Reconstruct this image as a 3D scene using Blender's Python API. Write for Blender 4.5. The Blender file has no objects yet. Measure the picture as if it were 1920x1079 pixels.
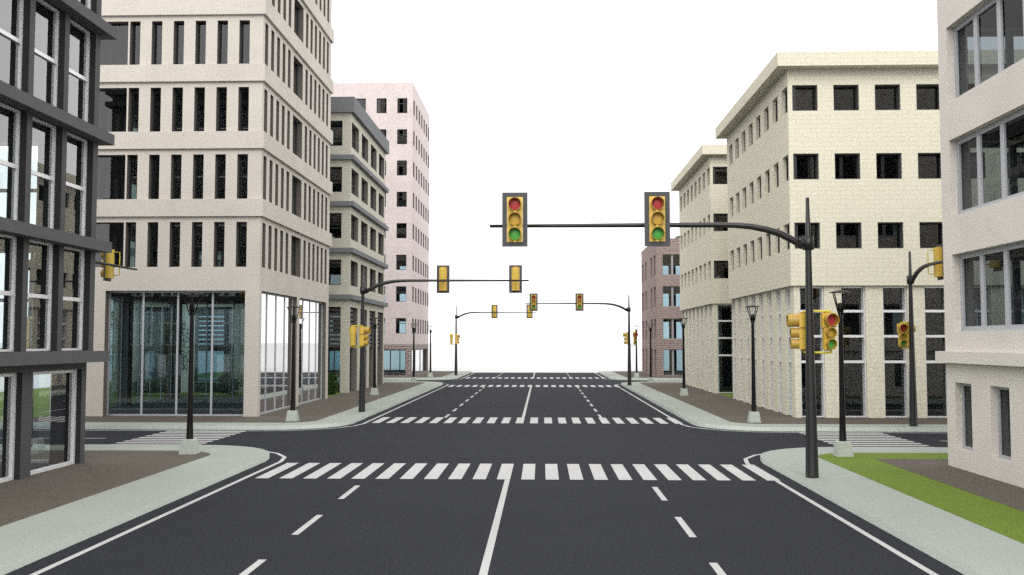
import bpy, math, random
from mathutils import Vector, Matrix
random.seed(7)
S = bpy.context.scene
COL = S.collection
R = math.radians

# ------------------------------------------------------------------ camera
def norm(v):
    return Vector(v).normalized()
F, VX, VY, CX, CY, H = 1810.0, 1017.3, 641.0, 960.0, 539.5, 3.5
Yc = norm((VX - CX, VY - CY, F))
Zc = norm((0, -Yc.z, Yc.y))
Xc = Yc.cross(Zc)
# rows: camera right / down / forward expressed in world axes
right = Vector((Xc.x, Yc.x, Zc.x)); down = Vector((Xc.y, Yc.y, Zc.y)); fwd = Vector((Xc.z, Yc.z, Zc.z))
cam = bpy.data.cameras.new('camera')
cam.sensor_width = 36; cam.lens = F / 1920 * 36
cam.clip_start = 0.1; cam.clip_end = 5000
camo = bpy.data.objects.new('camera', cam); COL.objects.link(camo)
up = -down; back = -fwd
camo.matrix_world = Matrix(((right.x, up.x, back.x, 0), (right.y, up.y, back.y, 0), (right.z, up.z, back.z, H), (0, 0, 0, 1)))
S.camera = camo

# ------------------------------------------------------------------ light
w = bpy.data.worlds.new('World'); S.world = w; w.use_nodes = True
bg = w.node_tree.nodes['Background']
bg.inputs[0].default_value = (1.0, 1.0, 1.0, 1); bg.inputs[1].default_value = 1.55
sun = bpy.data.lights.new('sun', 'SUN'); sun.energy = 1.4; sun.angle = R(40); sun.color = (1, 0.97, 0.92)
so = bpy.data.objects.new('sun', sun); COL.objects.link(so)
so.rotation_euler = Vector((-0.05, -0.78, 0.62)).to_track_quat('Z', 'Y').to_euler()
S.view_settings.view_transform = 'Standard'; S.view_settings.look = 'None'
S.view_settings.exposure = 0; S.view_settings.gamma = 1
S.cycles.use_denoising = False
S.cycles.max_bounces = 10; S.cycles.transparent_max_bounces = 16
S.cycles.glossy_bounces = 4; S.cycles.diffuse_bounces = 1

# ------------------------------------------------------------------ materials
MATS = {}
def new_mat(name):
    m = bpy.data.materials.new(name); m.use_nodes = True
    MATS[name] = m
    return m, m.node_tree.nodes, m.node_tree.links, m.node_tree.nodes['Principled BSDF']

def grain(name, col, amp=0.12, scale=38, rough=0.9, bump=0.15, big=0.05, detail=2, metal=0, spec=0.3):
    """plain coloured surface with fine grain and faint large-scale unevenness"""
    m, n, l, p = new_mat(name)
    tc = n.new('ShaderNodeTexCoord')
    a = n.new('ShaderNodeTexNoise'); a.inputs['Scale'].default_value = scale; a.inputs['Detail'].default_value = detail
    b = n.new('ShaderNodeTexNoise'); b.inputs['Scale'].default_value = 0.45; b.inputs['Detail'].default_value = 4
    l.new(tc.outputs['Object'], a.inputs['Vector']); l.new(tc.outputs['Object'], b.inputs['Vector'])
    r1 = n.new('ShaderNodeMapRange'); r1.inputs['From Min'].default_value = 0.3; r1.inputs['From Max'].default_value = 0.7
    r1.inputs['To Min'].default_value = 1 - amp; r1.inputs['To Max'].default_value = 1 + amp
    r2 = n.new('ShaderNodeMapRange'); r2.inputs['From Min'].default_value = 0.3; r2.inputs['From Max'].default_value = 0.7
    r2.inputs['To Min'].default_value = 1 - big; r2.inputs['To Max'].default_value = 1 + big
    l.new(a.outputs[0], r1.inputs[0]); l.new(b.outputs[0], r2.inputs[0])
    mu = n.new('ShaderNodeMath'); mu.operation = 'MULTIPLY'
    l.new(r1.outputs[0], mu.inputs[0]); l.new(r2.outputs[0], mu.inputs[1])
    v = n.new('ShaderNodeVectorMath'); v.operation = 'SCALE'; v.inputs[0].default_value = col
    l.new(mu.outputs[0], v.inputs['Scale'])
    l.new(v.outputs[0], p.inputs['Base Color'])
    p.inputs['Roughness'].default_value = rough; p.inputs['Metallic'].default_value = metal
    p.inputs['Specular IOR Level'].default_value = spec
    if bump:
        bp = n.new('ShaderNodeBump'); bp.inputs['Strength'].default_value = bump; bp.inputs['Distance'].default_value = 0.01
        l.new(a.outputs[0], bp.inputs['Height']); l.new(bp.outputs[0], p.inputs['Normal'])
    return m

def brick(name, c1, c2, mortar, bw, bh, ms, amp=0.12, rough=0.9, bump=0.4, smooth=0.1, bias=0.0, gsc=45):
    m, n, l, p = new_mat(name)
    uv = n.new('ShaderNodeUVMap'); uv.uv_map = 'UVMap'
    b = n.new('ShaderNodeTexBrick'); b.inputs['Scale'].default_value = 1
    b.inputs['Color1'].default_value = (*c1, 1); b.inputs['Color2'].default_value = (*c2, 1); b.inputs['Mortar'].default_value = (*mortar, 1)
    b.inputs['Brick Width'].default_value = bw; b.inputs['Row Height'].default_value = bh
    b.inputs['Mortar Size'].default_value = ms; b.inputs['Mortar Smooth'].default_value = smooth; b.inputs['Bias'].default_value = bias
    l.new(uv.outputs[0], b.inputs['Vector'])
    tc = n.new('ShaderNodeTexCoord')
    a = n.new('ShaderNodeTexNoise'); a.inputs['Scale'].default_value = gsc; a.inputs['Detail'].default_value = 2
    l.new(tc.outputs['Object'], a.inputs['Vector'])
    r1 = n.new('ShaderNodeMapRange'); r1.inputs['From Min'].default_value = 0.3; r1.inputs['From Max'].default_value = 0.7
    r1.inputs['To Min'].default_value = 1 - amp; r1.inputs['To Max'].default_value = 1 + amp
    l.new(a.outputs[0], r1.inputs[0])
    v = n.new('ShaderNodeVectorMath'); v.operation = 'SCALE'
    l.new(b.outputs['Color'], v.inputs[0]); l.new(r1.outputs[0], v.inputs['Scale'])
    l.new(v.outputs[0], p.inputs['Base Color'])
    p.inputs['Roughness'].default_value = rough; p.inputs['Specular IOR Level'].default_value = 0.25
    bp = n.new('ShaderNodeBump'); bp.inputs['Strength'].default_value = bump; bp.inputs['Distance'].default_value = 0.008; bp.invert = True
    l.new(b.outputs['Fac'], bp.inputs['Height']); l.new(bp.outputs[0], p.inputs['Normal'])
    return m

grain('stone_tower', (0.64, 0.59, 0.53), amp=0.20, scale=22)
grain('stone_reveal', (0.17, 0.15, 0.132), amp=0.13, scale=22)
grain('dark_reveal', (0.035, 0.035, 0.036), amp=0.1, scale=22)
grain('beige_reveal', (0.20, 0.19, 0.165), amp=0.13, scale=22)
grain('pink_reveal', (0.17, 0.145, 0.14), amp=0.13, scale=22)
grain('render_near', (0.78, 0.725, 0.665), amp=0.19, scale=30)
grain('pink_render', (0.68, 0.585, 0.575), amp=0.13, scale=8)
brick('cream_block', (0.80, 0.755, 0.60), (0.775, 0.73, 0.58), (0.64, 0.60, 0.48), 0.62, 0.2, 0.008, amp=0.16, bump=0.25, gsc=16)
brick('beige_block', (0.62, 0.60, 0.50), (0.59, 0.57, 0.475), (0.48, 0.465, 0.385), 0.62, 0.2, 0.008, amp=0.2, bump=0.25, gsc=13)
brick('red_brick', (0.30, 0.20, 0.185), (0.22, 0.148, 0.137), (0.41, 0.36, 0.34), 0.44, 0.17, 0.026, amp=0.15, gsc=12, bump=0.3)
brick('pink_brick', (0.29, 0.20, 0.19), (0.21, 0.145, 0.138), (0.46, 0.42, 0.40), 0.62, 0.23, 0.04, amp=0.12, gsc=12, bump=0.3)
brick('paver', (0.142, 0.120, 0.096), (0.120, 0.102, 0.081), (0.086, 0.073, 0.06), 0.10, 0.05, 0.007, amp=0.34, bump=0.3, gsc=26)
grain('dark_paint', (0.088, 0.088, 0.090), amp=0.08, scale=20, rough=0.75, bump=0.1)
grain('ledge_grey', (0.20, 0.205, 0.215), amp=0.06, scale=20)
grain('ledge_dark', (0.105, 0.105, 0.108), amp=0.08, scale=20, rough=0.75)
grain('asphalt', (0.027, 0.029, 0.036), amp=0.50, scale=26, bump=0.2, big=0.06, detail=4, rough=0.9, spec=0.1)
grain('sidewalk_concrete', (0.345, 0.375, 0.335), amp=0.17, scale=30, big=0.03)
grain('kerb_concrete', (0.76, 0.83, 0.74), amp=0.12, scale=30, big=0.03)
grain('lamp_base_concrete', (0.47, 0.51, 0.455), amp=0.14, scale=30, big=0.03)
grain('road_paint', (0.50, 0.495, 0.49), amp=0.13, scale=24, big=0.05)
grain('grass_green', (0.125, 0.19, 0.018), amp=0.36, scale=28, bump=0.6, big=0.06, detail=5)
grain('ground_pale', (0.58, 0.58, 0.58), amp=0.01, scale=5, bump=0, big=0.0)
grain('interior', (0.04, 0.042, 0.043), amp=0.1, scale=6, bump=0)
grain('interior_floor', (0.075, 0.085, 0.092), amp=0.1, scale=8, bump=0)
grain('frame_white', (0.93, 0.93, 0.93), amp=0.02, scale=10, bump=0, rough=0.4, metal=0.25)
grain('frame_grey', (0.50, 0.51, 0.54), amp=0.03, scale=10, bump=0, rough=0.5)
grain('frame_mid', (0.33, 0.335, 0.345), amp=0.03, scale=10, bump=0, rough=0.5)
grain('frame_lining', (0.10, 0.10, 0.10), amp=0.05, scale=10, bump=0, rough=0.6)
grain('frame_dark', (0.045, 0.047, 0.05), amp=0.05, scale=10, bump=0, rough=0.5)
grain('louvre_metal', (0.07, 0.07, 0.073), amp=0.05, scale=10, bump=0, rough=0.5)
grain('pole_metal', (0.018, 0.0175, 0.0175), amp=0.1, scale=12, bump=0, rough=0.32, spec=0.5)
grain('lamp_metal', (0.008, 0.007, 0.007), amp=0.1, scale=12, bump=0, rough=0.3, spec=0.18)
grain('plate_grey', (0.085, 0.085, 0.088), amp=0.03, scale=12, bump=0, rough=0.6)
grain('signal_yellow', (0.80, 0.53, 0.085), amp=0.04, scale=14, bump=0, rough=0.35, spec=0.5)
grain('signal_yellow_dark', (0.50, 0.32, 0.05), amp=0.05, scale=14, bump=0, rough=0.4, spec=0.5)
grain('bracket_yellow', (0.75, 0.62, 0.05), amp=0.03, scale=14, bump=0, rough=0.35)
grain('lens_red', (0.52, 0.05, 0.06), amp=0.15, scale=60, bump=0.1, rough=0.3)
grain('lens_amber', (0.66, 0.42, 0.07), amp=0.25, scale=60, bump=0.1, rough=0.3)
grain('lens_green', (0.09, 0.43, 0.07), amp=0.25, scale=60, bump=0.1, rough=0.3)
grain('bark', (0.22, 0.16, 0.11), amp=0.2, scale=14)
grain('diffuser', (0.62, 0.64, 0.62), amp=0.02, scale=10, bump=0, rough=0.4)

def leaf_mat(name, c):
    m, n, l, p = new_mat(name)
    tc = n.new('ShaderNodeTexCoord')
    a = n.new('ShaderNodeTexNoise'); a.inputs['Scale'].default_value = 3.2; a.inputs['Detail'].default_value = 3
    l.new(tc.outputs['Object'], a.inputs['Vector'])
    r1 = n.new('ShaderNodeMapRange'); r1.inputs['From Min'].default_value = 0.3; r1.inputs['From Max'].default_value = 0.7
    r1.inputs['To Min'].default_value = 0.55; r1.inputs['To Max'].default_value = 1.5
    l.new(a.outputs[0], r1.inputs[0])
    v = n.new('ShaderNodeVectorMath'); v.operation = 'SCALE'; v.inputs[0].default_value = c
    l.new(r1.outputs[0], v.inputs['Scale']); l.new(v.outputs[0], p.inputs['Base Color'])
    p.inputs['Roughness'].default_value = 0.7; p.inputs['Specular IOR Level'].default_value = 0.2
leaf_mat('leaf', (0.055, 0.105, 0.022))
leaf_mat('leaf_pale', (0.14, 0.22, 0.06))

def glass(name, tint, f0=0.12, k=1.5):
    m, n, l, p = new_mat(name)
    n.remove(p); out = [x for x in n if x.type == 'OUTPUT_MATERIAL'][0]
    lw = n.new('ShaderNodeLayerWeight'); lw.inputs['Blend'].default_value = 0.5
    pw = n.new('ShaderNodeMath'); pw.operation = 'POWER'; pw.inputs[1].default_value = k
    l.new(lw.outputs['Facing'], pw.inputs[0])
    mr = n.new('ShaderNodeMapRange'); mr.inputs['To Min'].default_value = f0; mr.inputs['To Max'].default_value = 1.0
    l.new(pw.outputs[0], mr.inputs[0])
    # very faint dust so that the pane is not perfectly uniform
    tc = n.new('ShaderNodeTexCoord'); no = n.new('ShaderNodeTexNoise'); no.inputs['Scale'].default_value = 1.3
    l.new(tc.outputs['Object'], no.inputs['Vector'])
    dm = n.new('ShaderNodeMapRange'); dm.inputs['To Min'].default_value = 0.97; dm.inputs['To Max'].default_value = 1.03
    l.new(no.outputs[0], dm.inputs[0])
    sc = n.new('ShaderNodeVectorMath'); sc.operation = 'SCALE'; sc.inputs[0].default_value = tint
    l.new(dm.outputs[0], sc.inputs['Scale'])
    tr = n.new('ShaderNodeBsdfTransparent'); l.new(sc.outputs[0], tr.inputs[0])
    gl = n.new('ShaderNodeBsdfGlossy'); gl.inputs['Roughness'].default_value = 0.0; gl.inputs[0].default_value = (1, 1, 1, 1)
    mx = n.new('ShaderNodeMixShader')
    l.new(mr.outputs[0], mx.inputs[0]); l.new(tr.outputs[0], mx.inputs[1]); l.new(gl.outputs[0], mx.inputs[2])
    l.new(mx.outputs[0], out.inputs[0])
    return m
glass('glass', (0.52, 0.64, 0.68), 0.08, 2.5)
glass('glass_clear', (0.84, 0.91, 0.93), 0.08, 2.5)
glass('glass_dark', (0.42, 0.46, 0.48), 0.03, 8)
glass('glass_mid', (0.45, 0.5, 0.52), 0.06, 4)
glass('glass_shop', (0.55, 0.68, 0.72), 0.10, 1.2)

# ------------------------------------------------------------------ mesh builder
class MB:
    def __init__(s):
        s.v = []; s.f = []; s.m = []; s.mats = []; s.sm = []
    def mi(s, mat):
        if mat not in s.mats: s.mats.append(mat)
        return s.mats.index(mat)
    def face(s, pts, mat, smooth=False):
        b = len(s.v); s.v += [tuple(p) for p in pts]; s.f.append(list(range(b, b + len(pts)))); s.m.append(s.mi(mat)); s.sm.append(smooth)
    def box(s, x0, x1, y0, y1, z0, z1, mat, T=None, caps=True):
        c = [Vector((x, y, z)) for z in (z0, z1) for x, y in ((x0, y0), (x1, y0), (x1, y1), (x0, y1))]
        if T: c = [T(p) for p in c]
        b = len(s.v); s.v += [tuple(p) for p in c]
        for q in ((0, 3, 2, 1), (4, 5, 6, 7), (0, 1, 5, 4), (1, 2, 6, 5), (2, 3, 7, 6), (3, 0, 4, 7)):
            s.f.append([b + i for i in q]); s.m.append(s.mi(mat)); s.sm.append(False)
    def tube(s, pts, rad, mat, n=14, caps=True, smooth=True):
        pts = [Vector(p) for p in pts]
        if not isinstance(rad, (list, tuple)): rad = [rad] * len(pts)
        b = len(s.v); prev = None
        for i, p in enumerate(pts):
            d = (pts[min(i + 1, len(pts) - 1)] - pts[max(i - 1, 0)]).normalized()
            if prev is None:
                a = Vector((0, 0, 1)) if abs(d.z) < 0.9 else Vector((1, 0, 0))
                u = d.cross(a).normalized()
            else:
                u = (prev - d * prev.dot(d)).normalized()
            prev = u; v = d.cross(u)
            for k in range(n):
                t = 2 * math.pi * k / n
                s.v.append(tuple(p + (u * math.cos(t) + v * math.sin(t)) * rad[i]))
        for i in range(len(pts) - 1):
            for k in range(n):
                s.f.append([b + i * n + k, b + i * n + (k + 1) % n, b + (i + 1) * n + (k + 1) % n, b + (i + 1) * n + k])
                s.m.append(s.mi(mat)); s.sm.append(smooth)
        if caps:
            s.f.append([b + k for k in range(n)][::-1]); s.m.append(s.mi(mat)); s.sm.append(False)
            e = b + (len(pts) - 1) * n
            s.f.append([e + k for k in range(n)]); s.m.append(s.mi(mat)); s.sm.append(False)
    def build(s, name, parent=None, loc=None, yaw=None):
        me = s.mesh(name)
        return link(name, me, parent, loc, yaw)
    def mesh(s, name):
        me = bpy.data.meshes.new(name); me.from_pydata(s.v, [], s.f); 
        for m in s.mats: me.materials.append(MATS[m])
        me.polygons.foreach_set('material_index', s.m); me.polygons.foreach_set('use_smooth', s.sm)
        uvl = me.uv_layers.new(name='UVMap')
        for p in me.polygons:
            nn = p.normal
            for li in p.loop_indices:
                c = me.vertices[me.loops[li].vertex_index].co
                if abs(nn.z) > 0.7: uv = (c.x, c.y)
                elif abs(nn.x) > abs(nn.y): uv = (c.y, c.z)
                else: uv = (c.x, c.z)
                uvl.data[li].uv = uv
        me.update()
        return me

def link(name, me, parent=None, loc=None, yaw=None):
    o = bpy.data.objects.new(name, me); COL.objects.link(o)
    if parent: o.parent = parent
    if loc: o.location = loc
    if yaw is not None: o.rotation_euler = (0, 0, yaw)
    return o
def tag(o, label, cat, group=None):
    o['label'] = label; o['category'] = cat
    if group: o['group'] = group
    return o
def thing(name, loc, label, cat, group=None, yaw=0):
    o = link(name, None, None, loc, yaw)
    return tag(o, label, cat, group)
def structure(o, label=None):
    o['kind'] = 'structure'
    if label: o['label'] = label
    return o
def copy_tree(src, loc, yaw, label, root=True):
    c = src.copy(); COL.objects.link(c)
    if root: c.location = loc; c.rotation_euler = (0, 0, yaw); c['label'] = label
    for ch in [x for x in src.children]:
        d = copy_tree(ch, None, None, None, False); d.parent = c
    return c

# ------------------------------------------------------------------ layout constants
KL, KR = -8.1, 6.33            # kerb lines of the main road
C0 = 34.73; PER = 50.15        # centre of the first crossing, block period
SH = 3.51                      # half width of side street
XL, XR = -12.68, 10.95         # building lines
PZ = 0.16                      # pavement height
TX0, TX1, TY0, TY1 = -36.0, 34.0, -16.0, C0 + PER + 25.0

def arc(cx, cy, r, a0, a1, n):
    return [(cx + r * math.cos(R(a0 + (a1 - a0) * i / n)), cy + r * math.sin(R(a0 + (a1 - a0) * i / n))) for i in range(n + 1)]
def rounded(side, xk, ya, yb, far, r, ra=True, rb=True, n=7):
    """block outline: side -1 left / +1 right; xk road-side x, ya near y, yb far y"""
    pts = []
    c = xk + side * r
    near = arc(c, ya + r, r, 270, 360 if side < 0 else 180, n) if ra else [(xk, ya)]
    farc = arc(c, yb - r, r, 0 if side < 0 else 180, 90, n) if rb else [(xk, yb)]
    pts = [(far, ya)] + near + farc + [(far, yb)]
    if side > 0: pts = pts[::-1]
    return pts
def slab(mb, poly, z0, z1, top, side):
    mb.face([(x, y, z1) for x, y in poly], top)
    n = len(poly)
    for i in range(n):
        a, b = poly[i], poly[(i + 1) % n]
        mb.face([(a[0], a[1], z0), (b[0], b[1], z0), (b[0], b[1], z1), (a[0], a[1], z1)], side)

# ground
g = MB(); g.face([(-1500, -1500, -0.06), (1500, -1500, -0.06), (1500, 2500, -0.06), (-1500, 2500, -0.06)], 'ground_pale')
structure(g.build('ground'), 'endless bare white ground around the street block')
g = MB(); g.box(TX0, TX1, TY0, TY1, -0.2, 0.0, 'asphalt'); structure(g.build('road'), 'dark grey asphalt road and side streets')
blocks = [('near', TY0, C0 - SH, False, True), ('middle', C0 + SH, C0 + PER - SH, True, True), ('far', C0 + PER + SH, TY1 + 0.02, True, False)]
desc = {('near', -1): 'pale concrete pavement in front of the dark grey building', ('near', 1): 'pale concrete pavement beside the grass strip',
        ('middle', -1): 'pale concrete pavement around the tall stone tower block', ('middle', 1): 'pale concrete pavement around the cream block buildings',
        ('far', -1): 'pale concrete pavement by the pink building', ('far', 1): 'pale concrete pavement by the red brick building'}
def setinset(name, side, xk, ya, yb, ra, rb, r, z, mat, kindname, nfar=None):
    mb = MB(); mb.face([(x, y, z) for x, y in rounded(side, xk, ya, yb, nfar if nfar is not None else (TX0 if side < 0 else TX1), r, ra, rb)], mat)
    return mb.build(kindname)
for nm, ya, yb, ra, rb in blocks:
    for side in (-1, 1):
        xk = KL if side < 0 else KR; far = TX0 if side < 0 else TX1
        mb = MB(); slab(mb, rounded(side, xk, ya, yb, far, 3.0, ra, rb), -0.05, PZ, 'sidewalk_concrete', 'kerb_concrete')
        structure(mb.build('pavement'), desc[(nm, side)])
        if nm == 'near' and side > 0:
            o = setinset('', side, 7.95, ya, yb - 1.62, ra, rb, 1.3, PZ + 0.004, 'grass_green', 'lawn'); structure(o, 'green grass strip beside the near right pavement')
            o = MB(); o.face([(9.45, ya, PZ + 0.008), (TX1, ya, PZ + 0.008), (TX1, 28.05, PZ + 0.008), (9.45, 28.05, PZ + 0.008)], 'paver')
            structure(o.build('brick_paving'), 'brown brick paving inside the grass strip')
        else:
            xb = (-9.8 if nm == 'near' else -9.55) if side < 0 else 7.82
            a2 = ya + 1.55 if ra else ya; b2 = yb - (1.72 if nm == 'near' else 1.55) if rb else yb
            o = setinset('', side, xb, a2, b2, ra, rb, 1.3, PZ + 0.004, 'paver', 'brick_paving')
            structure(o, 'brown brick paving along the ' + desc[(nm, side)].split('pavement ')[1])
        # lawns behind the building line of the middle and far blocks and behind the dark one
        if nm != 'near':
            x0 = XL - 0.35 if side < 0 else XR + 0.3
            y0g, y1g = (C0 + 22.0, C0 + 28.25) if nm == 'middle' else (C0 + PER + 22.0, TY1)
            o = MB()
            o.face([(x0, y0g, PZ + 0.008), (far, y0g, PZ + 0.008), (far, y1g, PZ + 0.008), (x0, y1g, PZ + 0.008)][::(1 if side > 0 else -1)], 'grass_green')
            structure(o.build('lawn'), 'grass between the buildings of the ' + desc[(nm, side)].split('around the ')[-1])
            o = MB(); xo = (-22.3 if nm == 'middle' else -26.9) if side < 0 else 25.4
            o.face([(xo, ya + 1.6, PZ + 0.012), (far, ya + 1.6, PZ + 0.012), (far, min(yb - 1.6, TY1), PZ + 0.012), (xo, min(yb - 1.6, TY1), PZ + 0.012)][::(1 if side > 0 else -1)], 'grass_green')
            structure(o.build('lawn'), 'grass behind the buildings of the ' + desc[(nm, side)].split('around the ')[-1])

# road markings ------------------------------------------------------
ZM = 0.004
def rect(mb, x0, x1, y0, y1, z=ZM): mb.face([(x0, y0, z), (x1, y0, z), (x1, y1, z), (x0, y1, z)], 'road_paint')
def strip(mb, pts, wd, z=ZM):
    L = []; Rr = []
    P = [Vector((x, y, 0)) for x, y in pts]
    for i, p in enumerate(P):
        d0 = (P[i] - P[i - 1]).normalized() if i > 0 else (P[1] - P[0]).normalized()
        d1 = (P[i + 1] - P[i]).normalized() if i < len(P) - 1 else d0
        t = (d0 + d1).normalized(); nrm = Vector((-t.y, t.x, 0)); k = wd / 2 / max(0.5, nrm.dot(Vector((-d0.y, d0.x, 0))))
        L.append(p + nrm * k); Rr.append(p - nrm * k)
    for i in range(len(P) - 1):
        mb.face([(Rr[i].x, Rr[i].y, z), (Rr[i + 1].x, Rr[i + 1].y, z), (L[i + 1].x, L[i + 1].y, z), (L[i].x, L[i].y, z)], 'road_paint')
for k in range(2):
    c = C0 + k * PER
    for y0 in (c - 10.0, c + 6.87):
        mb = MB()
        for i in range(22): rect(mb, -7.37 + 0.62 * i, -7.37 + 0.62 * i + 0.34, y0, y0 + 3.15, 0.008)
        structure(mb.build('crosswalk'), 'white crosswalk stripes across the main road, ' + ('near' if k == 0 else 'far') + ' crossing, ' + ('front' if y0 < c else 'rear') + ' one')
    for x0 in (-14.72, 9.83):
        mb = MB()
        for i in range(10): rect(mb, x0, x0 + 3.14, c - 2.96 + 0.62 * i, c - 2.96 + 0.62 * i + 0.34, 0.008)
        structure(mb.build('crosswalk'), 'white crosswalk stripes across the ' + ('left' if x0 < 0 else 'right') + ' side street of the ' + ('near' if k == 0 else 'far') + ' crossing')
mb = MB()
for y0, y1 in ((TY0, C0 - 10.0), (C0 + 10.02, C0 + PER - 10.0), (C0 + PER + 10.02, TY1)): rect(mb, -0.965, -0.835, y0, y1)
structure(mb.build('centre_line'), 'solid white centre line of the main road')
mb = MB()
for xc in (-4.50, 2.69):
    y = 21.6
    while y > TY0: rect(mb, xc - 0.065, xc + 0.065, y, y + 2.0); y -= 4.0
    y = 44.7
    for i in range(8):
        rect(mb, xc - 0.065, xc + 0.065, y + 4.0 * i, min(y + 4.0 * i + 2.0, C0 + PER - 10.0))
    y = C0 + PER + 10.02
    while y < TY1: rect(mb, xc - 0.065, xc + 0.065, y, min(y + 2.0, TY1)); y += 4.0
structure(mb.build('lane_dashes'), 'dashed white lane lines')
mb = MB()
for nm, ya, yb, ra, rb in blocks:
    for side in (-1, 1):
        xk = KL if side < 0 else KR; xe = xk - side * 0.45; far = TX0 if side < 0 else TX1
        r = 3.45; c = xe + side * r
        pts = []
        if ra: pts += [(far, ya - 0.45)] + arc(c, ya - 0.45 + r, r, 270, 360 if side < 0 else 180, 5)
        else: pts += [(xe, ya)]
        if rb: pts += arc(c, yb + 0.45 - r, r, 0 if side < 0 else 180, 90, 5) + [(far, yb + 0.45)]
        else: pts += [(xe, min(yb, TY1))]
        strip(mb, pts, 0.12)
structure(mb.build('edge_lines'), 'thin white edge lines following the kerbs')
mb = MB()
for k in range(2):
    c = C0 + k * PER
    rect(mb, TX0, -15.8, c - 0.06, c + 0.06); rect(mb, 14.0, TX1, c - 0.06, c + 0.06)
structure(mb.build('side_street_lines'), 'white centre lines of the side streets')

# ------------------------------------------------------------------ windows and facades
WIN = {}
GL = {'shop': 'glass_shop', 'pink_shop': 'glass_shop', 'dark': 'glass_clear', 'dark_shop': 'glass_clear', 'near': 'glass_dark', 'near_slit': 'glass_dark', 'cream': 'glass_mid', 'cream_front': 'glass_mid'}
STY = {
    'cream_front': dict(fd=0.05, dep=0.36, fw=0.035, mx=[], mz=[], gd=0.37, mat='frame_lining'),
    'shop_front': dict(fd=0.36, dep=0.05, fw=0.08, mx=[0.25, 0.5, 0.75], mz=[], gd=0.395, mat='frame_grey', mw=0.09),
    'tower': dict(fd=0.27, dep=0.05, fw=0.035, mx=[], mz=[], gd=0.30, mat='frame_dark'),
    'tower_wide': dict(fd=0.27, dep=0.06, fw=0.05, mx=[0.5], mz=[], gd=0.31, mat='frame_dark'),
    'shop': dict(fd=0.19, dep=0.05, fw=0.08, mx=[0.25, 0.5, 0.75], mz=[], gd=0.225, mat='frame_grey', mw=0.09),
    'near': dict(fd=0.2, dep=0.07, fw=0.13, mx=[0.25, 0.5, 0.75], mz=[], gd=0.255, mat='frame_grey', mw=0.2),
    'near_slit': dict(fd=0.17, dep=0.045, fw=0.08, mx=[], mz=[], gd=0.205, mat='frame_grey'),
    'dark': dict(fd=0.17, dep=0.075, fw=0.06, mx=[], mz=[0.5], gd=0.235, mat='frame_white', mw=0.1),
    'dark_shop': dict(fd=0.14, dep=0.09, fw=0.09, mx=[], mz=[], gd=0.22, mat='frame_white'),
    'cream': dict(fd=0.165, dep=0.2, fw=0.05, mx=[], mz=[], gd=0.3, mat='frame_dark'),
    'cream_tall': dict(fd=0.10, dep=0.36, fw=0.06, mx=[], mz=[0.425, 0.62, 0.812], gd=0.42, mat='frame_white', mw=0.11),
    'beige': dict(fd=0.27, dep=0.07, fw=0.06, mx=[0.5], mz=[0.42], gd=0.32, mat='frame_dark', mw=0.06),
    'beige_tall': dict(fd=0.40, dep=0.07, fw=0.06, mx=[], mz=[0.5], gd=0.44, mat='frame_dark', mw=0.06),
    'pink': dict(fd=0.14, dep=0.07, fw=0.05, mx=[], mz=[0.66], gd=0.18, mat='frame_dark', mw=0.06),
    'pink_shop': dict(fd=0.2, dep=0.08, fw=0.08, mx=[0.33, 0.66], mz=[], gd=0.25, mat='frame_dark', mw=0.10),
    'red': dict(fd=0.16, dep=0.1, fw=0.05, mx=[0.5], mz=[], gd=0.22, mat='frame_mid', mw=0.2),
    'red_slit': dict(fd=0.25, dep=0.08, fw=0.06, mx=[], mz=[], gd=0.3, mat='frame_mid'),
}
def window_mesh(st, wd, h):
    key = (st, round(wd, 3), round(h, 3))
    if key in WIN: return WIN[key]
    s = STY[st]; fw = s['fw']; mw = s.get('mw', fw); y0, y1 = s['fd'], s['fd'] + s['dep']; m = s['mat']
    f = MB()
    e = 0.003
    f.box(e, fw, y0, y1, e, h - e, m); f.box(wd - fw, wd - e, y0, y1, e, h - e, m)
    f.box(fw, wd - fw, y0, y1, e, fw, m); f.box(fw, wd - fw, y0, y1, h - fw, h - e, m)
    xs = [fw] + [wd * q for q in s['mx']] + [wd - fw]
    for q in s['mx']: f.box(wd * q - mw / 2, wd * q + mw / 2, y0 + 0.004, y1 - 0.004, fw, h - fw, m)
    for q in s['mz']:
        z = h * q; cols = [fw] + [c for t in s['mx'] for c in (wd * t - mw / 2, wd * t + mw / 2)] + [wd - fw]
        for i in range(0, len(cols), 2): f.box(cols[i], cols[i + 1], y0 + 0.008, y1 - 0.008, z - mw / 2, z + mw / 2, m)
    g = MB(); gd = s['gd'] - y0 if False else s['gd']
    g.face([(fw * 0.5, gd, fw * 0.5), (wd - fw * 0.5, gd, fw * 0.5), (wd - fw * 0.5, gd, h - fw * 0.5), (fw * 0.5, gd, h - fw * 0.5)], GL.get(st, 'glass'))
    WIN[key] = (f.mesh('window'), g.mesh('pane'))
    return WIN[key]

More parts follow.
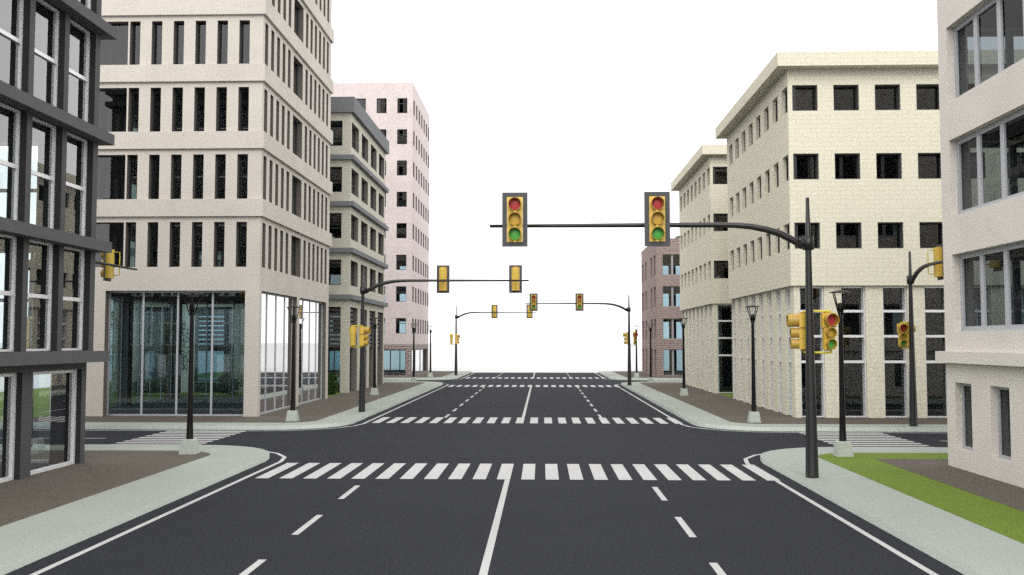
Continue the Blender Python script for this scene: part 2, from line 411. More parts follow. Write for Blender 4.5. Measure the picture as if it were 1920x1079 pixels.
class Bldg:
    def __init__(s, name, x0, x1, y0, y1, zt, label, wall, inner='interior', t=0.55, cat='building', group=None, base=PZ):
        s.x0, s.x1, s.y0, s.y1, s.zt, s.wall, s.inner, s.t, s.base = x0, x1, y0, y1, zt, wall, inner, t, base
        s.root = thing(name, ((x0 + x1) / 2, (y0 + y1) / 2, base), label, cat, group)
        s.off = Vector(s.root.location); s.w = MB(); s.reveal = None
    def frame(s, side, inset=0.0):
        x0, x1, y0, y1 = s.x0 + inset, s.x1 - inset, s.y0 + inset, s.y1 - inset
        return {'front': ((x0, y0), 0, x1 - x0), 'east': ((x1, y0), 90, y1 - y0), 'west': ((x0, y1), -90, y1 - y0), 'back': ((x1, y1), 180, x1 - x0)}[side]
    def T(s, side, inset=0.0):
        (ox, oy), yaw, L = s.frame(side, inset); c, sn = math.cos(R(yaw)), math.sin(R(yaw)); off = s.off
        return lambda p: Vector((ox + c * p[0] - sn * p[1], oy + sn * p[0] + c * p[1], p[2])) - off
    def facade(s, side, z0, z1, ops, inset=0.0, wall=None, inner=None):
        """ops: (u0,u1,z0,z1); returns list"""
        wall = wall or s.wall; inner = inner or s.inner
        _, yaw, L = s.frame(side, inset); T = s.T(side, inset); t = s.t
        us = sorted({0.0, L} | {round(q, 4) for o in ops for q in o[:2]}); zs = sorted({z0, z1} | {round(q, 4) for o in ops for q in o[2:4]})
        def solid(u, z): return not any(o[0] < u < o[1] and o[2] < z < o[3] for o in ops)
        for i in range(len(us) - 1):
            for j in range(len(zs) - 1):
                a, b, c, d = us[i], us[i + 1], zs[j], zs[j + 1]
                if solid((a + b) / 2, (c + d) / 2):
                    s.w.face([T((a, 0, c)), T((b, 0, c)), T((b, 0, d)), T((a, 0, d))], wall)
                    a2, b2 = max(a, t), min(b, L - t)
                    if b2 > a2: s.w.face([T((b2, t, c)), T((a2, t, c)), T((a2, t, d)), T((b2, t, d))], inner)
        for o in ops:
            a, b, c, d = o[:4]; t2 = t
            for q in (((a, 0, c), (a, 0, d), (a, t2, d), (a, t2, c)), ((b, 0, c), (b, t2, c), (b, t2, d), (b, 0, d)),
                      ((a, 0, c), (a, t2, c), (b, t2, c), (b, 0, c)), ((a, 0, d), (b, 0, d), (b, t2, d), (a, t2, d))):
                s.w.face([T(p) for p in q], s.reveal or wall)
    def windows(s, side, ops, style, inset=0.0, name='window'):
        (ox, oy), yaw, L = s.frame(side, inset); T = s.T(side, inset)
        for a, b, c, d in [o[:4] for o in ops]:
            fm, gm = window_mesh(style, b - a, d - c)
            o = link(name, fm, s.root, T((a, 0, c)), R(yaw))
            link('pane', gm, o)
    def stuff_windows(s, side, ops, style, name, inset=0.0):
        """many windows hidden or out of frame, merged into one part"""
        T = s.T(side, inset); mb = MB(); st = STY[style]
        for a, b, c, d in [o[:4] for o in ops]:
            gd = st['gd']; fw = st['fw']; fd = st['fd']; dep = st['dep']
            mb.face([T((a + fw / 2, gd, c + fw / 2)), T((b - fw / 2, gd, c + fw / 2)), T((b - fw / 2, gd, d - fw / 2)), T((a + fw / 2, gd, d - fw / 2))], 'glass')
            for q in ((a, a + fw, c, d), (b - fw, b, c, d), (a + fw, b - fw, c, c + fw), (a + fw, b - fw, d - fw, d)):
                mb.box(q[0], q[1], fd, fd + dep, q[2], q[3], st['mat'], T)
        o = mb.build(name, s.root); o['kind'] = 'stuff'
    def core(s, z0, z1, d):
        """solid box added inside to keep bright sky from showing through the windows"""
        off = s.off; m = MB(); m.box(s.x0 + d - off.x, s.x1 - d - off.x, s.y0 + d - off.y, s.y1 - d - off.y, z0 - off.z, z1 - off.z, 'interior'); m.build('sky_blocker', s.root)
    def finish(s, slabs=(), roof=None, roofname='roof', core=None):
        s.w.build('wall', s.root)
        off = s.off; t = s.t + 0.004
        if slabs:
            m = MB()
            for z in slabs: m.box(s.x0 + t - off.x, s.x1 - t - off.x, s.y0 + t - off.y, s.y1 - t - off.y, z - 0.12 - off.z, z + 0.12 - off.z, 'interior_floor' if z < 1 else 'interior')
            m.build('floor_slab', s.root)
        if roof is None: roof = (s.zt - 0.25, s.zt - 0.05, -s.t + 0.0, s.wall)
        z0, z1, p, mt = roof
        m = MB(); m.box(s.x0 - p - off.x, s.x1 + p - off.x, s.y0 - p - off.y, s.y1 + p - off.y, z0 - off.z, z1 - off.z, mt); m.build(roofname, s.root)
    def band(s, z0, z1, p, mat, name='ledge', inset=0.0):
        """ring round the building, protruding p"""
        off = s.off; m = MB(); x0, x1, y0, y1 = s.x0 + inset, s.x1 - inset, s.y0 + inset, s.y1 - inset
        x0 -= off.x; x1 -= off.x; y0 -= off.y; y1 -= off.y; z0 -= off.z; z1 -= off.z
        o = [(x0 - p, y0 - p), (x1 + p, y0 - p), (x1 + p, y1 + p), (x0 - p, y1 + p)]; e = 0.05
        i = [(x0 + e, y0 + e), (x1 - e, y0 + e), (x1 - e, y1 - e), (x0 + e, y1 - e)]
        for k in range(4):
            a, b, c, d = o[k], o[(k + 1) % 4], i[(k + 1) % 4], i[k]
            m.face([(*a, z0), (*b, z0), (*b, z1), (*a, z1)], mat)
            m.face([(*d, z0), (*c, z0), (*b, z0), (*a, z0)], mat)
            m.face([(*a, z1), (*b, z1), (*c, z1), (*d, z1)], mat)
        return m.build(name, s.root)

def rel(ops, base, rev=None):
    return ops

FL = 3.08
# ---- tower (stone, many floors) -------------------------------------
TW = 9.42
tx0, tx1, ty0, ty1 = XL - TW, XL, 42.85, 56.85
T_ = Bldg('stone_tower_block', tx0, tx1, ty0, ty1, 38.4, 'tall pale stone tower with bands of narrow slit windows above a glazed ground floor', 'stone_tower')
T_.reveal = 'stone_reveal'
SILL = [6.86 + FL * k for k in range(10)]
nar = [(0.30 + 0.995 * k, 0.30 + 0.995 * k + 0.50) for k in range(5)]
side_u = nar + [(5.36, 7.26)] + [(7.83 + 1.0 * k, 7.83 + 1.0 * k + 0.5) for k in range(6)]
front_u = [(TW - b, TW - a) for a, b in ([(0.62 + 1.01 * k, 1.10 + 1.01 * k) for k in range(6)] + [(6.23, 8.13)])]
def grid(us, sills, h): return [(a, b, z, z + h) for z in sills for a, b in us]
gf_side = [(0.35, 6.62, PZ, 5.79), (7.18, 13.34, PZ, 5.79)]
gf_front = [(TW - 7.0, TW - 0.65, PZ, 5.79), (0.35, TW - 7.85, PZ, 5.79)]
for sd, us, gf in (('east', side_u, gf_side), ('front', front_u, gf_front), ('west', side_u, gf_side), ('back', front_u, gf_front)):
    T_.facade(sd, PZ, 38.4, gf + grid(us, SILL, 2.03))
T_.windows('east', grid([u for u in side_u if u[1]-u[0] < 1], SILL[:6], 2.03), 'tower'); T_.windows('east', grid([u for u in side_u if u[1]-u[0] > 1], SILL[:6], 2.03), 'tower_wide')
T_.stuff_windows('east', grid(side_u, SILL[6:], 2.03), 'tower', 'upper_window')
T_.windows('front', grid(front_u[-7:], SILL[:4], 2.03), 'tower')
T_.stuff_windows('front', grid(front_u[-7:], SILL[4:], 2.03), 'tower', 'upper_window')
T_.stuff_windows('west', grid(side_u, SILL[:4], 2.03), 'tower', 'rear_window')
T_.stuff_windows('back', grid(front_u, SILL[:4], 2.03), 'tower', 'rear_window')
for sd, gf in (('east', gf_side), ('front', gf_front), ('west', gf_side), ('back', gf_front)): T_.windows(sd, gf, 'shop_front' if sd == 'front' else 'shop', name='shop_window')
for z in [9.14 + FL * k for k in range(10)]: T_.band(z, z + 0.78, 0.13, 'stone_tower')
T_.finish(slabs=[0.06, 6.25] + [9.3 + FL * k for k in range(9)])

# ---- dark building (near left) --------------------------------------
dx1, dy1 = -12.55, 26.65
D_ = Bldg('dark_grey_building', dx1 - 14.7, dx1, dy1 - 14.0, dy1, 19.4, 'dark grey painted building with projecting ledges and white framed tall windows', 'dark_paint')
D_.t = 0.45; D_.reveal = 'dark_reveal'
def mirror(us, L): return [(L - b, L - a) for a, b in us][::-1]
# offsets measured from the street corner
du = [(0.29 + 1.735 * k, 0.29 + 1.735 * k + 1.49) for k in range(8) if 0.29 + 1.735 * k + 1.49 < 13.8]
dg = [(0.40 + 3.05 * k, 0.40 + 3.05 * k + 2.56) for k in range(4)]
Dz = [3.26 + FL * k for k in range(5)]
for sd in ('east', 'back', 'front', 'west'):
    L = 14.0 if sd in ('east', 'west') else 14.7
    nrt = [(a + 1.2, b + 1.2) for a, b in du if b + 1.2 < 14.2]; ngt = [(a + 0.45, b + 0.45) for a, b in dg]
    us = {'east': mirror(du, L), 'west': du, 'back': nrt, 'front': mirror(nrt, L)}[sd]
    gs = [(a - 0.1, b - 0.1) for a, b in {'east': mirror(dg, L), 'west': dg, 'back': ngt, 'front': mirror(ngt, L)}[sd]]
    gs = [(a, b, PZ, 2.75) for a, b in gs]
    # ground floor slightly set back
    D_.facade(sd, PZ, 2.94, [(a, b, c, d) for a, b, c, d in gs], inset=0.12)
    ops = [(a, b, z, z + 2.78) for z in Dz for a, b in us]
    D_.facade(sd, 2.94, 19.4, ops)
    D_.windows(sd, gs, 'dark_shop', inset=0.12, name='shop_window')
    if sd in ('east', 'back'): D_.windows(sd, ops, 'dark')
    else: D_.stuff_windows(sd, ops, 'dark', 'rear_window')
for z in [2.94 + FL * k for k in range(6)]: D_.band(z, z + 0.30, 0.32, 'ledge_dark')
D_.band(19.1, 19.5, 0.32, 'ledge_dark', name='cornice')
D_.core(9.3, 19.0, 0.9); D_.finish(slabs=[0.06] + [3.09 + FL * k for k in range(5)])

# ---- near right building --------------------------------------------
nx0, ny1 = XR, 26.66
N_ = Bldg('rendered_corner_building', nx0, nx0 + 14.0, ny1 - 14.0, ny1, 17.2, 'pale rendered building with wide grey framed window bands, cut by the right edge', 'render_near')
nu = [(0.56, 5.66), (6.3, 11.4)]
ng = [(0.55 + 2.02 * k, 1.52 + 2.02 * k) for k in range(6)]
Nz = [3.77 + FL * k for k in range(4)]
for sd in ('west', 'back', 'front', 'east'):
    us = nu if sd in ('west', 'front') else mirror(nu, 14.0); gs = ng if sd in ('west', 'front') else mirror(ng, 14.0)
    us = [(14.0 - b, 14.0 - a) for a, b in us] if sd == 'front' else us
    ops = [(a, b, z, z + 2.05) for z in Nz for a, b in us]; go = [(a, b, 0.68, 2.42) for a, b in gs]
    N_.facade(sd, PZ, 17.2, ops + go)
    if sd in ('west', 'back'): N_.windows(sd, ops, 'near'); N_.windows(sd, go, 'near_slit', name='slit_window')
    else: N_.stuff_windows(sd, ops + go, 'near_slit', 'rear_window')
N_.band(2.94, 3.24, 0.2, 'render_near')
N_.core(0.2, 17.0, 2.5); N_.finish(slabs=[0.06] + [3.2 + FL * k for k in range(5)])
# taller rear volume of the same building
m = MB(); off = N_.off
m.box(nx0 + 6.2 - off.x, nx0 + 13.6 - off.x, ny1 - 13.6 - off.y, ny1 - 0.4 - off.y, 17.2 - off.z, 24.0 - off.z, 'render_near'); m.build('roof_storey', N_.root)

# ---- cream block buildings ------------------------------------------
def cream(y0, L, label):
    b = Bldg('cream_block_building', XR, XR + 14.3, y0, y0 + L, 15.66, label, 'cream_block', group='cream block buildings with flat slab roofs')
    zs = [7.60, 10.68, 13.76]; b.t = 0.18
    fu = [(0.19 + 1.82 * k, 1.31 + 1.82 * k) for k in range(8) if 1.31 + 1.82 * k < 14.25]
    su = [(0.12 + 1.785 * k, 1.12 + 1.785 * k) for k in range(8)]
    gfu = [(0.25 + 1.815 * k, 1.32 + 1.815 * k) for k in range(7)]
    gsu = [(0.62 + 1.77 * k, 1.52 + 1.77 * k) for k in range(8) if 1.52 + 1.77 * k < L - 0.3]
    for sd in ('front', 'west', 'back', 'east'):
        us = fu if sd in ('front', 'back') else mirror(su, L); gs = gfu if sd in ('front', 'back') else (mirror(gsu, L - 0.3))
        ops = [(a, c, z, z + 1.16) for z in zs for a, c in us]; go = [(a, c, PZ, 5.93) for a, c in gs]
        b.facade(sd, PZ, 5.97, go, inset=0.15); b.facade(sd, 5.97, 15.66, ops)
        if sd in ('front', 'west'): b.windows(sd, ops, 'cream_front' if sd == 'front' else 'cream'); b.windows(sd, go, 'cream_tall', inset=0.15, name='tall_window')
        else: b.stuff_windows(sd, ops, 'cream', 'rear_window'); b.stuff_windows(sd, go, 'cream_tall', 'rear_window', inset=0.15)
    # underside of the overhang
    m = MB(); off = b.off; x0, x1, ya, yb = b.x0 - off.x, b.x1 - off.x, b.y0 - off.y, b.y1 - off.y; z = 5.97 - off.z; q = 0.2
    for r4 in (((x0, ya), (x1, ya), (x1 - q, ya + q), (x0 + q, ya + q)), ((x1, ya), (x1, yb), (x1 - q, yb - q), (x1 - q, ya + q)), ((x1, yb), (x0, yb), (x0 + q, yb - q), (x1 - q, yb - q)), ((x0, yb), (x0, ya), (x0 + q, ya + q), (x0 + q, yb - q))):
        m.face([(*p, z) for p in r4], 'cream_block')
    m.build('soffit', b.root)
    m = MB(); off = b.off; m.box(XR + 1.6 - off.x, XR + 8.3 - off.x, y0 + 4 - off.y, y0 + L - 4 - off.y, 0.2 - off.z, 6.3 - off.z, 'interior'); m.build('sky_blocker', b.root)  # added inner box, blocks sky light seen through the ground floor
    b.finish(slabs=[0.06, 6.5] + [6.75 + FL * k for k in (1, 2)], roof=(15.64, 16.27, 0.57, 'cream_block'))
    return b
cream(42.85, 14.25, 'big cream block building with square windows and slab roof at the near crossing')
cream(62.95, 14.25, 'smaller looking cream block building between the big cream one and the red brick one')

# ---- red brick building ---------------------------------------------
B_ = Bldg('red_brick_building', XR, XR + 14.0, 93.1, 107.0, 13.45, 'low red brick building at the far right corner with small paired windows', 'red_brick')
fu = [(0.60, 2.50), (3.2, 5.1), (5.8, 7.7), (8.4, 10.3), (11.0, 12.9)]
su = [(0.55, 2.10), (3.42, 4.84), (8.57, 9.96), (11.7, 13.18)]
for sd in ('front', 'west', 'back', 'east'):
    L = 14.0 if sd in ('front', 'back') else 13.9
    us = fu if sd in ('front', 'back') else mirror(su, L)
    ops = [(a, c, z, z + 1.97) for z in (3.75, 6.85, 9.93) for a, c in us]; go = [(a, c, 0.28, 2.75) for a, c in us]
    B_.facade(sd, PZ, 13.45, ops + go)
    if sd in ('front', 'back'): B_.windows(sd, ops, 'red'); B_.windows(sd, go, 'red', name='shop_window')
    else: B_.windows(sd, ops + go, 'red_slit')
B_.finish(slabs=[0.06] + [3.2 + FL * k for k in range(3)], roof=(12.9, 13.1, -0.56, 'red_brick'))

# ---- beige louvred building ------------------------------------------
G_ = Bldg('beige_louvred_building', XL - 15.7, XL, 62.95, 76.95, 18.7, 'beige block building with dark grey ledges and black louvres over its ground floor', 'beige_block')
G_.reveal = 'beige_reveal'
su = [(0.35 + 3.56 * k, 2.85 + 3.56 * k) for k in range(4)]
fu = mirror([(0.56 + 3.6 * k, 3.0 + 3.6 * k) for k in range(4)], 15.7)
Gz = [7.22 + FL * k for k in range(4)]
lou = MB()
for sd in ('east', 'front', 'west', 'back'):
    us = su if sd in ('east', 'west') else fu
    ops = [(a, c, z, z + 1.68) for z in Gz for a, c in us]; go = [(a, c, PZ, 5.78) for a, c in us]
    G_.facade(sd, PZ, 18.7, ops + go)
    if sd in ('east', 'front'): G_.windows(sd, ops, 'beige'); G_.windows(sd, go, 'beige_tall', name='tall_window')
    else: G_.stuff_windows(sd, ops, 'beige', 'rear_window'); G_.windows(sd, go, 'beige_tall', name='tall_window')
    if sd in ('east', 'front'):
        T = G_.T(sd)
        for a, c in us:
            m = MB(); z = 3.1
            while z < 5.7:
                m.box(a + 0.01, c - 0.01, 0.22, 0.34, z, z + 0.2, 'louvre_metal', T); z += 0.30
            m.build('louvre', G_.root)
for z in [6.27 + FL * k for k in range(4)]: G_.band(z, z + 0.31, 0.27, 'ledge_grey')
G_.band(18.66, 19.68, 0.27, 'ledge_grey', name='cornice')
G_.finish(slabs=[0.06, 3.0, 6.4] + [6.4 + FL * k for k in (1, 2, 3)])

# ---- pink building -----------------------------------------------------
K_ = Bldg('pink_apartment_block', XL - 14.0, XL, 93.1, 107.2, 28.9, 'tall pale pink block with small square windows over a brick ground floor, far left', 'pink_render')
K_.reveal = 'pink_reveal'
fu = mirror([(0.53 + 2.04 * k, 1.51 + 2.04 * k) for k in range(7) if 1.51 + 2.04 * k < 13.9], 14.0)
su = [(0.57 + 2.035 * k, 1.53 + 2.035 * k) for k in range(7)]
Kz = [4.30 + FL * k for k in range(8)]
for sd in ('east', 'front', 'west', 'back'):
    L = 14.0 if sd in ('front', 'back') else 14.1
    us = fu if sd in ('front', 'back') else su
    ops = [(a, c, z, z + 1.48) for z in Kz for a, c in us]
    go = [(0.5, 12.95, 0.28, 2.72)] if sd in ('east', 'west') else [(14.0 - 5.0, 14.0 - 0.53, 0.28, 2.72), (1.0, 7.5, 0.28, 2.72)]
    K_.facade(sd, PZ, 3.24, go, wall='pink_brick'); K_.facade(sd, 3.24, 28.9, ops)
    if sd == 'east': K_.windows(sd, ops, 'pink')
    elif sd == 'front': K_.windows(sd, [o for o in ops if o[0] > 7.0], 'pink'); K_.stuff_windows(sd, [o for o in ops if o[0] <= 7.0], 'pink', 'side_window')
    else: K_.stuff_windows(sd, ops, 'pink', 'rear_window')
    K_.windows(sd, go, 'pink_shop', name='shop_window')
K_.finish(slabs=[0.06, 3.3] + [6.2 + FL * k for k in range(8)])

# ------------------------------------------------------------------ traffic lights
def disc_arc(mb, c, ax, r0, y0, y1, mat, gap=24, n=26, th=0.008, topext=0.0):
    """tunnel visor: open tube around the axis ax (unit, horizontal) starting at c; gap at the bottom"""
    ax = Vector(ax); u = Vector((0, 0, 1)); v = ax.cross(u)
    a0 = R(180 + gap / 2); a1 = R(180 + 360 - gap / 2)
    prof = []
    for i in range(n + 1):
        t = a0 + (a1 - a0) * i / n
        d = u * math.cos(t) + v * math.sin(t)
        ext = y1
        prof.append((d, ext))
    for i in range(n):
        (d0, e0), (d1, e1) = prof[i], prof[i + 1]
        P = lambda d, r, e: c + d * r + ax * e
        o0, o1, o2, o3 = P(d0, r0, y0), P(d1, r0, y0), P(d1, r0, e1), P(d0, r0, e0)
        i0, i1, i2, i3 = P(d0, r0 - th, y0), P(d1, r0 - th, y0), P(d1, r0 - th, e1), P(d0, r0 - th, e0)
        mb.face([o0, o1, o2, o3], mat, True); mb.face([i1, i0, i3, i2], mat, True); mb.face([o3, o2, i2, i3], mat)
def lens(mb, c, ax, r, mat, n=22, bulge=0.02):
    ax = Vector(ax); u = Vector((0, 0, 1)); v = ax.cross(u)
    rings = [(r, 0), (r * 0.8, bulge * 0.36), (r * 0.45, bulge * 0.8)]
    b = len(mb.v)
    for rr, h in rings:
        for k in range(n):
            t = 2 * math.pi * k / n; mb.v.append(tuple(c + ax * h + (u * math.cos(t) + v * math.sin(t)) * rr))
    mb.v.append(tuple(c + ax * bulge)); apex = len(mb.v) - 1
    for j in range(2):
        for k in range(n):
            mb.f.append([b + j * n + k, b + j * n + (k + 1) % n, b + (j + 1) * n + (k + 1) % n, b + (j + 1) * n + k]); mb.m.append(mb.mi(mat)); mb.sm.append(True)
    for k in range(n):
        mb.f.append([b + 2 * n + k, b + 2 * n + (k + 1) % n, apex]); mb.m.append(mb.mi(mat)); mb.sm.append(True)

def signal_head(parent, loc, yaw, plate, sizes, wdt, depth, visor):
    """faces local -Y; sizes: list of (height, lens r) top to bottom; loc = centre of the front face"""
    tot = sum(h for h, _ in sizes)
    h = MB(); z = tot / 2
    cs = []
    for hh, rr in sizes:
        ww = wdt * (hh / sizes[0][0]) if not plate else wdt
        # housing: box front with rounded back
        n = 8; prof = [(-ww / 2, 0), (ww / 2, 0), (ww / 2, depth * 0.35)] + [(ww / 2 * math.cos(R(180 * i / n)), depth * 0.35 + depth * 0.65 * math.sin(R(180 * i / n))) for i in range(1, n)] + [(-ww / 2, depth * 0.35)]
        g_ = 0.0 if plate else 0.004; zt, zb = z - g_, z - hh + g_
        h.face([(x, y, zt) for x, y in prof], 'signal_yellow'); h.face([(x, y, zb) for x, y in prof][::-1], 'signal_yellow')
        for i in range(len(prof)):
            a, b = prof[i], prof[(i + 1) % len(prof)]
            h.face([(*a, zb), (*b, zb), (*b, zt), (*a, zt)], 'signal_yellow', 2 < i < len(prof) - 1)
        cs.append((z - hh / 2, rr)); z -= hh
    h.box(-0.07, 0.07, depth * 0.2, depth * 0.6, -tot / 2 - 0.03, tot / 2 + 0.03, 'signal_yellow_dark')
    ho = h.build('signal_head', parent, loc, yaw)
    cols = ('lens_red', 'lens_amber', 'lens_green'); nms = ('red_lens', 'amber_lens', 'green_lens')
    for (zc, rr), mt, nm in zip(cs, cols, nms):
        l = MB(); lens(l, Vector((0, -0.012, zc)), (0, -1, 0), rr, mt); l.build(nm, ho)
        v = MB(); disc_arc(v, Vector((0, 0, zc)), (0, -1, 0), rr + 0.018, 0.0, visor * rr / sizes[0][1], 'signal_yellow_dark'); v.build('visor', ho)
    if plate:
        p = MB(); W, Ht = 0.315, 0.675; wi, hi = wdt / 2 + 0.004, tot / 2 + 0.003
        for q in ((-W, -wi, -Ht, Ht), (wi, W, -Ht, Ht), (-wi, wi, hi, Ht), (-wi, wi, -Ht, -hi)):
            p.box(q[0], q[1], 0.015, 0.035, q[2], q[3], 'plate_grey')
        p.box(-wi, wi, 0.0, 0.0, hi, hi, 'plate_grey') if False else None
        p.build('backplate', ho)
    return ho

def make_traffic_light(loc, yaw, label, heads=(-3.81, -7.32)):
    root = thing('traffic_light', loc, label, 'traffic light', 'traffic lights on curved mast arms at the crossings', yaw)
    p = MB(); p.tube([(0, 0, 0), (0, 0, 0.03), (0, 0, 1.2), (0, 0, 2.4), (0, 0, 3.6), (0, 0, 5.6), (0, 0, 6.94)], [0.162, 0.157, 0.137, 0.116, 0.098, 0.076, 0.042], 'pole_metal', 24); p.build('pole', root)
    c = MB(); c.tube([(0, 0, 5.63), (0, 0, 5.97)], [0.135, 0.135], 'pole_metal', 28)
    c.box(-0.2, -0.1, -0.07, 0.07, 5.66, 5.94, 'pole_metal'); c.build('collar', root)
    pts = [(-0.12, 0, 5.72), (-0.35, 0, 5.86), (-0.7, 0, 6.04), (-1.05, 0, 6.15), (-1.4, 0, 6.22), (-1.8, 0, 6.255), (-2.4, 0, 6.265), (-4, 0, 6.265), (-6, 0, 6.26), (-7.97, 0, 6.255)]
    a = MB(); a.tube(pts, [0.095, 0.092, 0.088, 0.083, 0.078, 0.072, 0.066, 0.058, 0.048, 0.04], 'pole_metal', 16); a.build('mast_arm', root)
    for x in heads:
        signal_head(root, (x, -0.50, 6.36), 0, True, [(0.372, 0.142)] * 3, 0.385, 0.27, 0.18)
        b = MB(); b.tube([(x, -0.3, 6.80), (x, -0.1, 6.82), (x, 0.0, 6.80), (x, 0.0, 5.92), (x, -0.1, 5.90), (x, -0.3, 5.92)], 0.02, 'bracket_yellow', 8)
        b.tube([(x, 0.0, 6.262), (x, -0.3, 6.262)], 0.03, 'pole_metal', 8); b.build('signal_bracket', root)
    # two side heads below
    sz = [(0.36, 0.145), (0.275, 0.105), (0.275, 0.105)]
    signal_head(root, (-0.17, 0.42, 3.6), R(-95), False, sz, 0.36, 0.26, 0.27)
    signal_head(root, (0.47, -0.08, 3.6), R(10), False, sz, 0.36, 0.26, 0.2)
    for zz, dz in ((4.10, 0.06), (3.07, -0.06)):
        b = MB()
        b.tube([(-0.04, 0.42, zz - dz), (-0.04, 0.42, zz), (0, 0.15, zz), (0.1, 0.05, zz), (0.46, 0.03, zz), (0.52, 0.03, zz), (0.53, 0.03, zz - dz)], 0.026, 'bracket_yellow', 10)
        b.build('bracket', root)
    return root
tl = make_traffic_light((6.64, 24.25, PZ), 0, 'nearest traffic light, black pole on the right kerb with two signal heads over the road')
copy_tree(tl, (-8.62, 46.05, PZ), R(180), 'traffic light seen from behind on the left kerb, before the beige louvred building')
tl2 = make_traffic_light((14.67, 38.92, PZ), R(90), 'traffic light before the big cream building, its arm running behind the right building', (-1.8, -6.4))
copy_tree(tl2, (-16.44, 30.54, PZ), R(-90), 'traffic light mostly hidden by the dark grey building, its arm tip showing')
copy_tree(tl, (-8.62, 96.2, PZ), R(180), 'farthest traffic light, seen from behind on the left kerb near the pink building')
copy_tree(tl, (6.64, 74.4, PZ), R(0), 'small far traffic light facing the camera on the right kerb before the red brick building')

# ------------------------------------------------------------------ street lamps
def make_lamp(loc, label):
    root = thing('street_lamp', loc, label, 'street lamp', 'street lamps with conical open heads along the pavements')
    b = MB()
    for (h0, z0), (h1, z1) in (((0.24, 0), (0.175, 0.42)),):
        c0 = [(-h0, -h0, z0), (h0, -h0, z0), (h0, h0, z0), (-h0, h0, z0)]; c1 = [(-h1, -h1, z1), (h1, -h1, z1), (h1, h1, z1), (-h1, h1, z1)]
        for k in range(4): b.face([c0[k], c0[(k + 1) % 4], c1[(k + 1) % 4], c1[k]], 'lamp_base_concrete')
        b.face(c1, 'lamp_base_concrete')
        c2 = [(x * 0.9, y * 0.9, z1 + 0.02) for x, y, z in c1]
        for k in range(4): b.face([c1[k], c1[(k + 1) % 4], c2[(k + 1) % 4], c2[k]], 'lamp_base_concrete')
        b.face(c2, 'lamp_base_concrete')
    b.build('base', root)
    p = MB(); p.tube([(0, 0, 0.42), (0, 0, 0.44), (0, 0, 1.0), (0, 0, 4.02), (0, 0, 4.3)], [0.115, 0.108, 0.088, 0.062, 0.06], 'lamp_metal', 18); p.build('pole', root)
    h = MB()
    h.tube([(0, 0, 4.22), (0, 0, 4.28), (0, 0, 4.46), (0, 0, 4.48)], [0.06, 0.085, 0.085, 0.04], 'lamp_metal', 16)
    for k in range(4):
        t = R(20 + 90 * k); h.tube([(0.06 * math.cos(t), 0.06 * math.sin(t), 4.12), (0.255 * math.cos(t), 0.255 * math.sin(t), 4.78)], 0.017, 'lamp_metal', 8)
    h.build('lamp_arms', root)
    c = MB(); n = 24
    ring = [[(r * math.cos(2 * math.pi * k / n), r * math.sin(2 * math.pi * k / n), z) for k in range(n)] for r, z in ((0.30, 4.775), (0.31, 4.785), (0.30, 4.80), (0.10, 4.85), (0.03, 4.86))]
    c.face(ring[0][::-1], 'diffuser')
    for j in range(4):
        for k in range(n): c.face([ring[j][k], ring[j][(k + 1) % n], ring[j + 1][(k + 1) % n], ring[j + 1][k]], 'lamp_metal')
    c.face(ring[4], 'lamp_metal'); c.build('lamp_cap', root)
    return root
lp = make_lamp((-10.54, 28.72, PZ), 'nearest street lamp on the left, on the brick corner by the dark grey building')
LX, RX = -10.54, 8.77
for x, y, lb in ((LX, 40.62, 'street lamp beside the glazed corner of the stone tower'),
                 (LX, 60.5, 'left street lamp mid block in front of the beige louvred building'),
                 (LX, 78.9, 'left street lamp at the near side of the far crossing, before the pink building'),
                 (LX, 90.75, 'leftmost far street lamp beyond the far crossing, against the white sky'),
                 (RX, 28.72, 'nearest street lamp on the right, standing at the tip of the grass strip'),
                 (RX, 40.62, 'street lamp beside the near corner of the big cream building'),
                 (RX, 60.5, 'right street lamp mid block in front of the smaller cream building'),
                 (RX, 78.9, 'right street lamp in front of the red brick building'),
                 (RX, 90.75, 'right street lamp beyond the far crossing, between traffic light and red brick building')):
    copy_tree(lp, (x, y, PZ), 0, lb)

# ------------------------------------------------------------------ plants
def leaves(mb, c, rad, n, size, mat, rnd):
    for _ in range(n):
        while True:
            d = Vector((rnd.uniform(-1, 1), rnd.uniform(-1, 1), rnd.uniform(-1, 1)))
            if 0.25 < d.length < 1: break
        p = Vector(c) + Vector((d.x * rad[0], d.y * rad[1], d.z * rad[2]))
        a = Vector((rnd.gauss(0, 1), rnd.gauss(0, 1), rnd.gauss(0, 0.6))).normalized(); b = a.cross(Vector((rnd.gauss(0, 1), rnd.gauss(0, 1), rnd.gauss(0, 1)))).normalized()
        s = size * rnd.uniform(0.6, 1.3)
        mb.face([p - a * s, p + b * s * 0.45, p + a * s, p - b * s * 0.45], mat)
def shrub(x, y, z, rx, rz, label, seed, group, mat='leaf', n=900):
    rnd = random.Random(seed); root = thing('shrub', (x, y, z), label, 'shrub', group)
    f = MB()
    for k in range(5):
        leaves(f, (rnd.uniform(-.5, .5) * rx, rnd.uniform(-.5, .5) * rx, rz * rnd.uniform(0.45, 1.15)), (rx * .6, rx * .6, rz * .6), n // 5, 0.09, mat, rnd)
    f.build('foliage', root)
    s = MB()
    for k in range(4): s.tube([(0, 0, 0), (rnd.uniform(-.3, .3) * rx, rnd.uniform(-.3, .3) * rx, rz * 0.9)], [0.025, 0.01], 'bark', 6)
    s.build('stem', root)
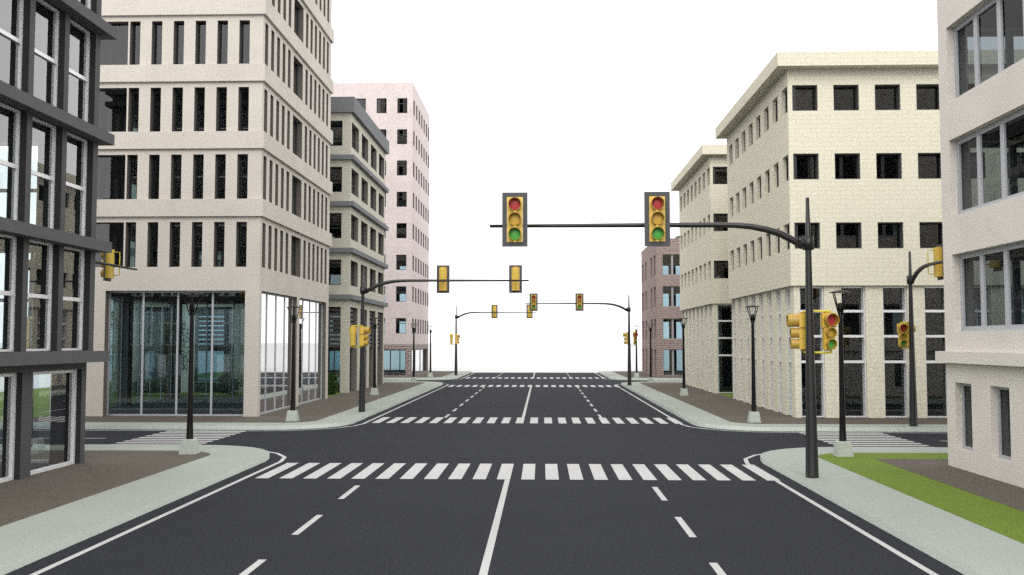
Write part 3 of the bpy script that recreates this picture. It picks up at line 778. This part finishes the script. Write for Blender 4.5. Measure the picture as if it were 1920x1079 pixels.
def tree(x, y, z, h, r, label, seed, group, mat='leaf_pale', n=2600, leafsize=0.1):
    rnd = random.Random(seed); root = thing('tree', (x, y, z), label, 'tree', group)
    t = MB(); f = MB()
    t.tube([(0, 0, 0), (0.04, 0.02, h * 0.2), (-0.05, 0.03, h * 0.5), (0.02, 0, h * 0.85)], [0.11, 0.085, 0.06, 0.02], 'bark', 9)
    for k in range(9):
        a = 2 * math.pi * k / 9 + rnd.uniform(-.3, .3); zz = h * rnd.uniform(0.25, 0.6); l = r * rnd.uniform(0.6, 1.0); zt = zz + h * rnd.uniform(0.15, 0.35)
        e = (math.cos(a) * l, math.sin(a) * l, zt); t.tube([(0, 0, zz), (e[0] * .5, e[1] * .5, zz + (zt - zz) * .6), e], [0.04, 0.025, 0.01], 'bark', 6)
        leaves(f, e, (r * .45, r * .45, h * .13), n // 14, leafsize, mat, rnd)
        leaves(f, (e[0] * .5, e[1] * .5, zt * .95), (r * .35, r * .35, h * .1), n // 30, leafsize, mat, rnd)
    for k in range(4): leaves(f, (rnd.uniform(-.3, .3) * r, rnd.uniform(-.3, .3) * r, h * rnd.uniform(0.7, 0.95)), (r * .5, r * .5, h * .12), n // 14, leafsize, mat, rnd)
    f.build('crown', root); t.build('trunk', root)
GG = 'shrubs on the grass between the buildings'
shrub(-13.3, 60.6, PZ, 0.45, 0.85, 'bushy green shrub in the gap between the stone tower and the beige building', 1, GG, n=1800)
shrub(-25.0, 59.0, PZ, 0.9, 0.75, 'left low shrub seen through the glazed ground floor of the tower', 2, GG)
shrub(-19.6, 60.2, PZ, 0.9, 0.75, 'right low shrub seen through the glazed ground floor of the tower', 3, GG)
tree(-22.7, 57.9, PZ, 4.5, 1.35, 'slender young tree seen through the tower ground floor glazing', 4, 'trees behind the buildings')
tree(-28.3, 58.8, PZ, 5.4, 1.6, 'tree behind the left end of the tower, seen through its glass bay', 5, 'trees behind the buildings')
tree(24.8, 60.3, PZ, 5.2, 2.0, 'tree behind the big cream building, seen through its tall windows', 6, 'trees behind the buildings', mat='leaf')
shrub(22.0, 59.5, PZ, 1.0, 0.9, 'shrub behind the big cream building, seen through its tall windows', 7, GG)
shrub(13.6, 95.2, 13.1, 0.75, 0.55, 'rounded green shrub on the roof of the red brick building, left one', 8, 'shrubs on the brick roof')
shrub(14.9, 95.6, 13.1, 0.8, 0.6, 'rounded green shrub on the roof of the red brick building, right one', 9, 'shrubs on the brick roof')
